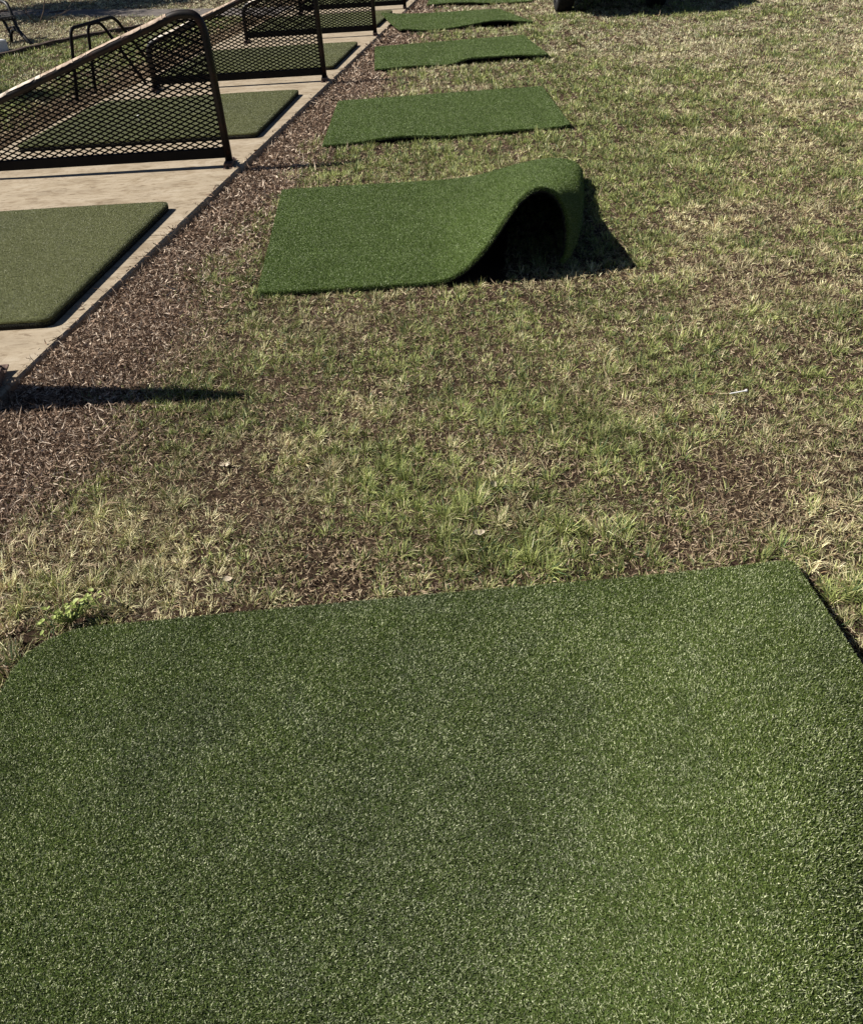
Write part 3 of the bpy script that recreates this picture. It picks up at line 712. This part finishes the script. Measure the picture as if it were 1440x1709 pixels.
def build_litter():
    x, y, s = scatter(23000, 31, 22); d = edge_d(x, y); dl = -(d+SLABW); right = d > -.07; left = dl > -.05
    bnd = .62 + (fbm(x, y, .9, 60)-.5)*.7
    k = np.where(right, np.where(d < .012, np.clip(.42*np.exp((d-.012)/.016), 0, .42), .30+.70*(1-sst(bnd-.2, bnd+.3, d))), np.where(left, np.where(dl < 0, .12*np.exp(dl/.02), .15+.85*(1-sst(.4, .9, dl))), 0))
    k = np.clip(k+.5*spots(x, y, BARE), 0, 1)
    for i, q in enumerate(GMATS): k = np.where(inpoly(x, y, q, -.004), 0, k)
    py = path_y(x, PATH_S); pn = path_y(x, PATH_N); k = np.where((x < -1.2) & (y > py) & (y < pn), .02, k)
    keep = (rng.random(len(x)) < k) & (in_view(x, y, 1.5) | (rng.random(len(x)) < .3)); x, y, s, d = [a[keep] for a in (x, y, s, d)]; n = len(x)
    band = (1-sst(.4, 1.0, np.abs(d)))[:, None]
    r1 = rng.random((n, 1)); r2 = rng.random((n, 1))
    A = np.array([.17, .107, .072])*(1-r1)+np.array([.45, .335, .245])*r1; A = np.where(r2 > .81, np.array([.68, .56, .44]), A); A = np.where(r2 < .22, np.array([.07, .040, .025]), A)
    Bc = np.array([.20, .145, .085])*(1-r1)+np.array([.42, .335, .21])*r1
    col = (A*band + (A*.35+Bc*.65)*(1-band))*rng.uniform(.75, 1.2, (n, 1))
    L = np.exp(rng.normal(math.log(.024), .42, n))*(.8+.2*s)*np.where(d > 1.0, .8, 1); W = rng.uniform(.0013, .0034, n)*s**.85*np.where((rng.random(n) < .16) & (d < .8), 2.0, 1)
    z = ground_h(x, y) + rng.uniform(.0, .014, n); z = np.where((d < .006) & (d > -SLABW-.006), .004, z)
    lean = rng.uniform(.9, 1.75, n); curl = rng.uniform(-1.5, 1.5, n)
    tag(blades('dead_litter', np.stack([x, y, z], 1), L, W, rng.uniform(0, 2*math.pi, n), lean, curl, col, M_LITTER, twist=rng.uniform(-1.4, 1.4, n)), kind='stuff'); return n
print('BLADES', build_grass(), build_litter())

# ---------------------------------------------------------------- small things lying about
def gz(x, y): return float(ground_h(np.array([x]), np.array([y]))[0])
def tee(name, p, q, label, mat=M_WHITE, r=.0032):
    p, q = Vector(p), Vector(q); d = (q-p).normalized(); m = MB()
    m.tube([p, p+d*.006, q-d*.012, q-d*.004, q], [.0006, r*.8, r*.8, r*1.9, r*2.0], 10); tag(m.build(name, mat, None, True), label, 'golf tee')
tee('golf_tee', (1.155, 2.895, .012), (1.225, 2.905, .016), 'white golf tee lying in the grass right of the middle')
tee('golf_tee', (-2.45, 8.60, .03), (-2.45, 8.60, .12), 'white tee standing on the olive mat behind the nearest whole divider', r=.006)
def leaf(name, x, y, L, W, rz, tilt, label, mat, z=.022, cat='leaf'):
    n = 8; v = []; f = []
    for i in range(n+1):
        t = i/n; w = W*math.sin(math.pi*min(t*.94+.03, 1))**.8*(1+.12*math.sin(i*2.1)); zz = .25*L*(t-.5)**2
        for a in (-1, -.5, 0, .5, 1): v.append((L*(t-.5), w*.5*a, zz + abs(a)*W*.16))
    for i in range(n):
        for k in range(4): f.append((i*5+k, i*5+k+1, i*5+6+k, i*5+5+k))
    k = len(v); v2 = [(a, b, c-.0008) for a, b, c in v]; f2 = [tuple(i+k for i in q[::-1]) for q in f]
    o = mesh_obj(name, v+v2, f+f2, mat, None, True); o.location = (x, y, gz(x, y)+z); o.rotation_euler = (tilt, .15, rz); tag(o, label, cat); return o
leaf('fallen_leaf', 1.09, 2.92, .05, .018, .3, .2, 'small reddish brown leaf in the grass just left of the white tee', M_LEAFB)
leaf('fallen_leaf', .21, 2.39, .045, .022, 1.3, .5, 'pale curled leaf standing in the grass above the middle of the front mat', M_LEAFP)
leaf('fallen_leaf', .56, 2.64, .05, .03, 2.2, .6, 'dark brown leaf in a bare spot right of the middle of the lawn', M_LEAFB)
leaf('fallen_leaf', .14, 2.12, .042, .026, .4, .1, 'cream white leaf in the tall green tuft behind the front mat', M_LEAFP, .035)
leaf('fallen_leaf', -.61, 1.97, .03, .022, .2, .1, 'small pale leaf close to the far edge of the front mat, left of its middle', M_LEAFP, .02)
def scrap():
    m = MB(); rr = random.Random(9)
    n = 7; v = []; f = []
    for j in range(n):
        for i in range(n): v.append(((i/(n-1)-.5)*.036, (j/(n-1)-.5)*.020, rr.uniform(0, .012)))
    for j in range(n-1):
        for i in range(n-1): f.append((j*n+i, j*n+i+1, j*n+n+i+1, j*n+n+i))
    m.add(v, f); o = m.build('paper_scrap', M_LEAFP); o.location = (-.72, 2.62, gz(-.72, 2.62)+.012); tag(o, 'crumpled white paper scrap in the grass at the left, above the front mat', 'litter')
scrap()
def weed():
    m = MB(); rr = random.Random(6); bx, by = -1.03, 1.845
    for k in range(52):
        cx_ = bx+rr.gauss(.0, .036); cy_ = by+rr.gauss(.0, .016)+.62*(cx_-bx); z0 = .014+rr.uniform(0, .03); a0 = rr.uniform(0, 6.28); L = rr.uniform(.010, .021); ti = rr.uniform(-.7, .8)
        v = [(0, 0, 0)]; nn = 8
        for i in range(nn):
            t = 2*math.pi*i/nn; px_ = L*.5*(1+math.cos(t)); py_ = L*.40*math.sin(t)*(1-.25*math.cos(t)); v.append((px_, py_, abs(py_)*.25+px_*ti))
        v[0] = (L*.5, 0, L*.5*ti-.002); M = Matrix.Rotation(a0, 3, 'Z')
        m.add([M @ Vector(p)+Vector((cx_, cy_, z0)) for p in v], [(0, 1+i, 1+(i+1) % nn) for i in range(nn)])
        m.tube([(bx, by, -.015), ((bx+cx_)/2, (by+cy_)/2, .004), (cx_, cy_, z0)], .0009, 4)
    tag(m.build('weed_plant', M_WEED), 'low yellow green broad leaved weed at the far left corner of the front mat', 'weed')
weed()
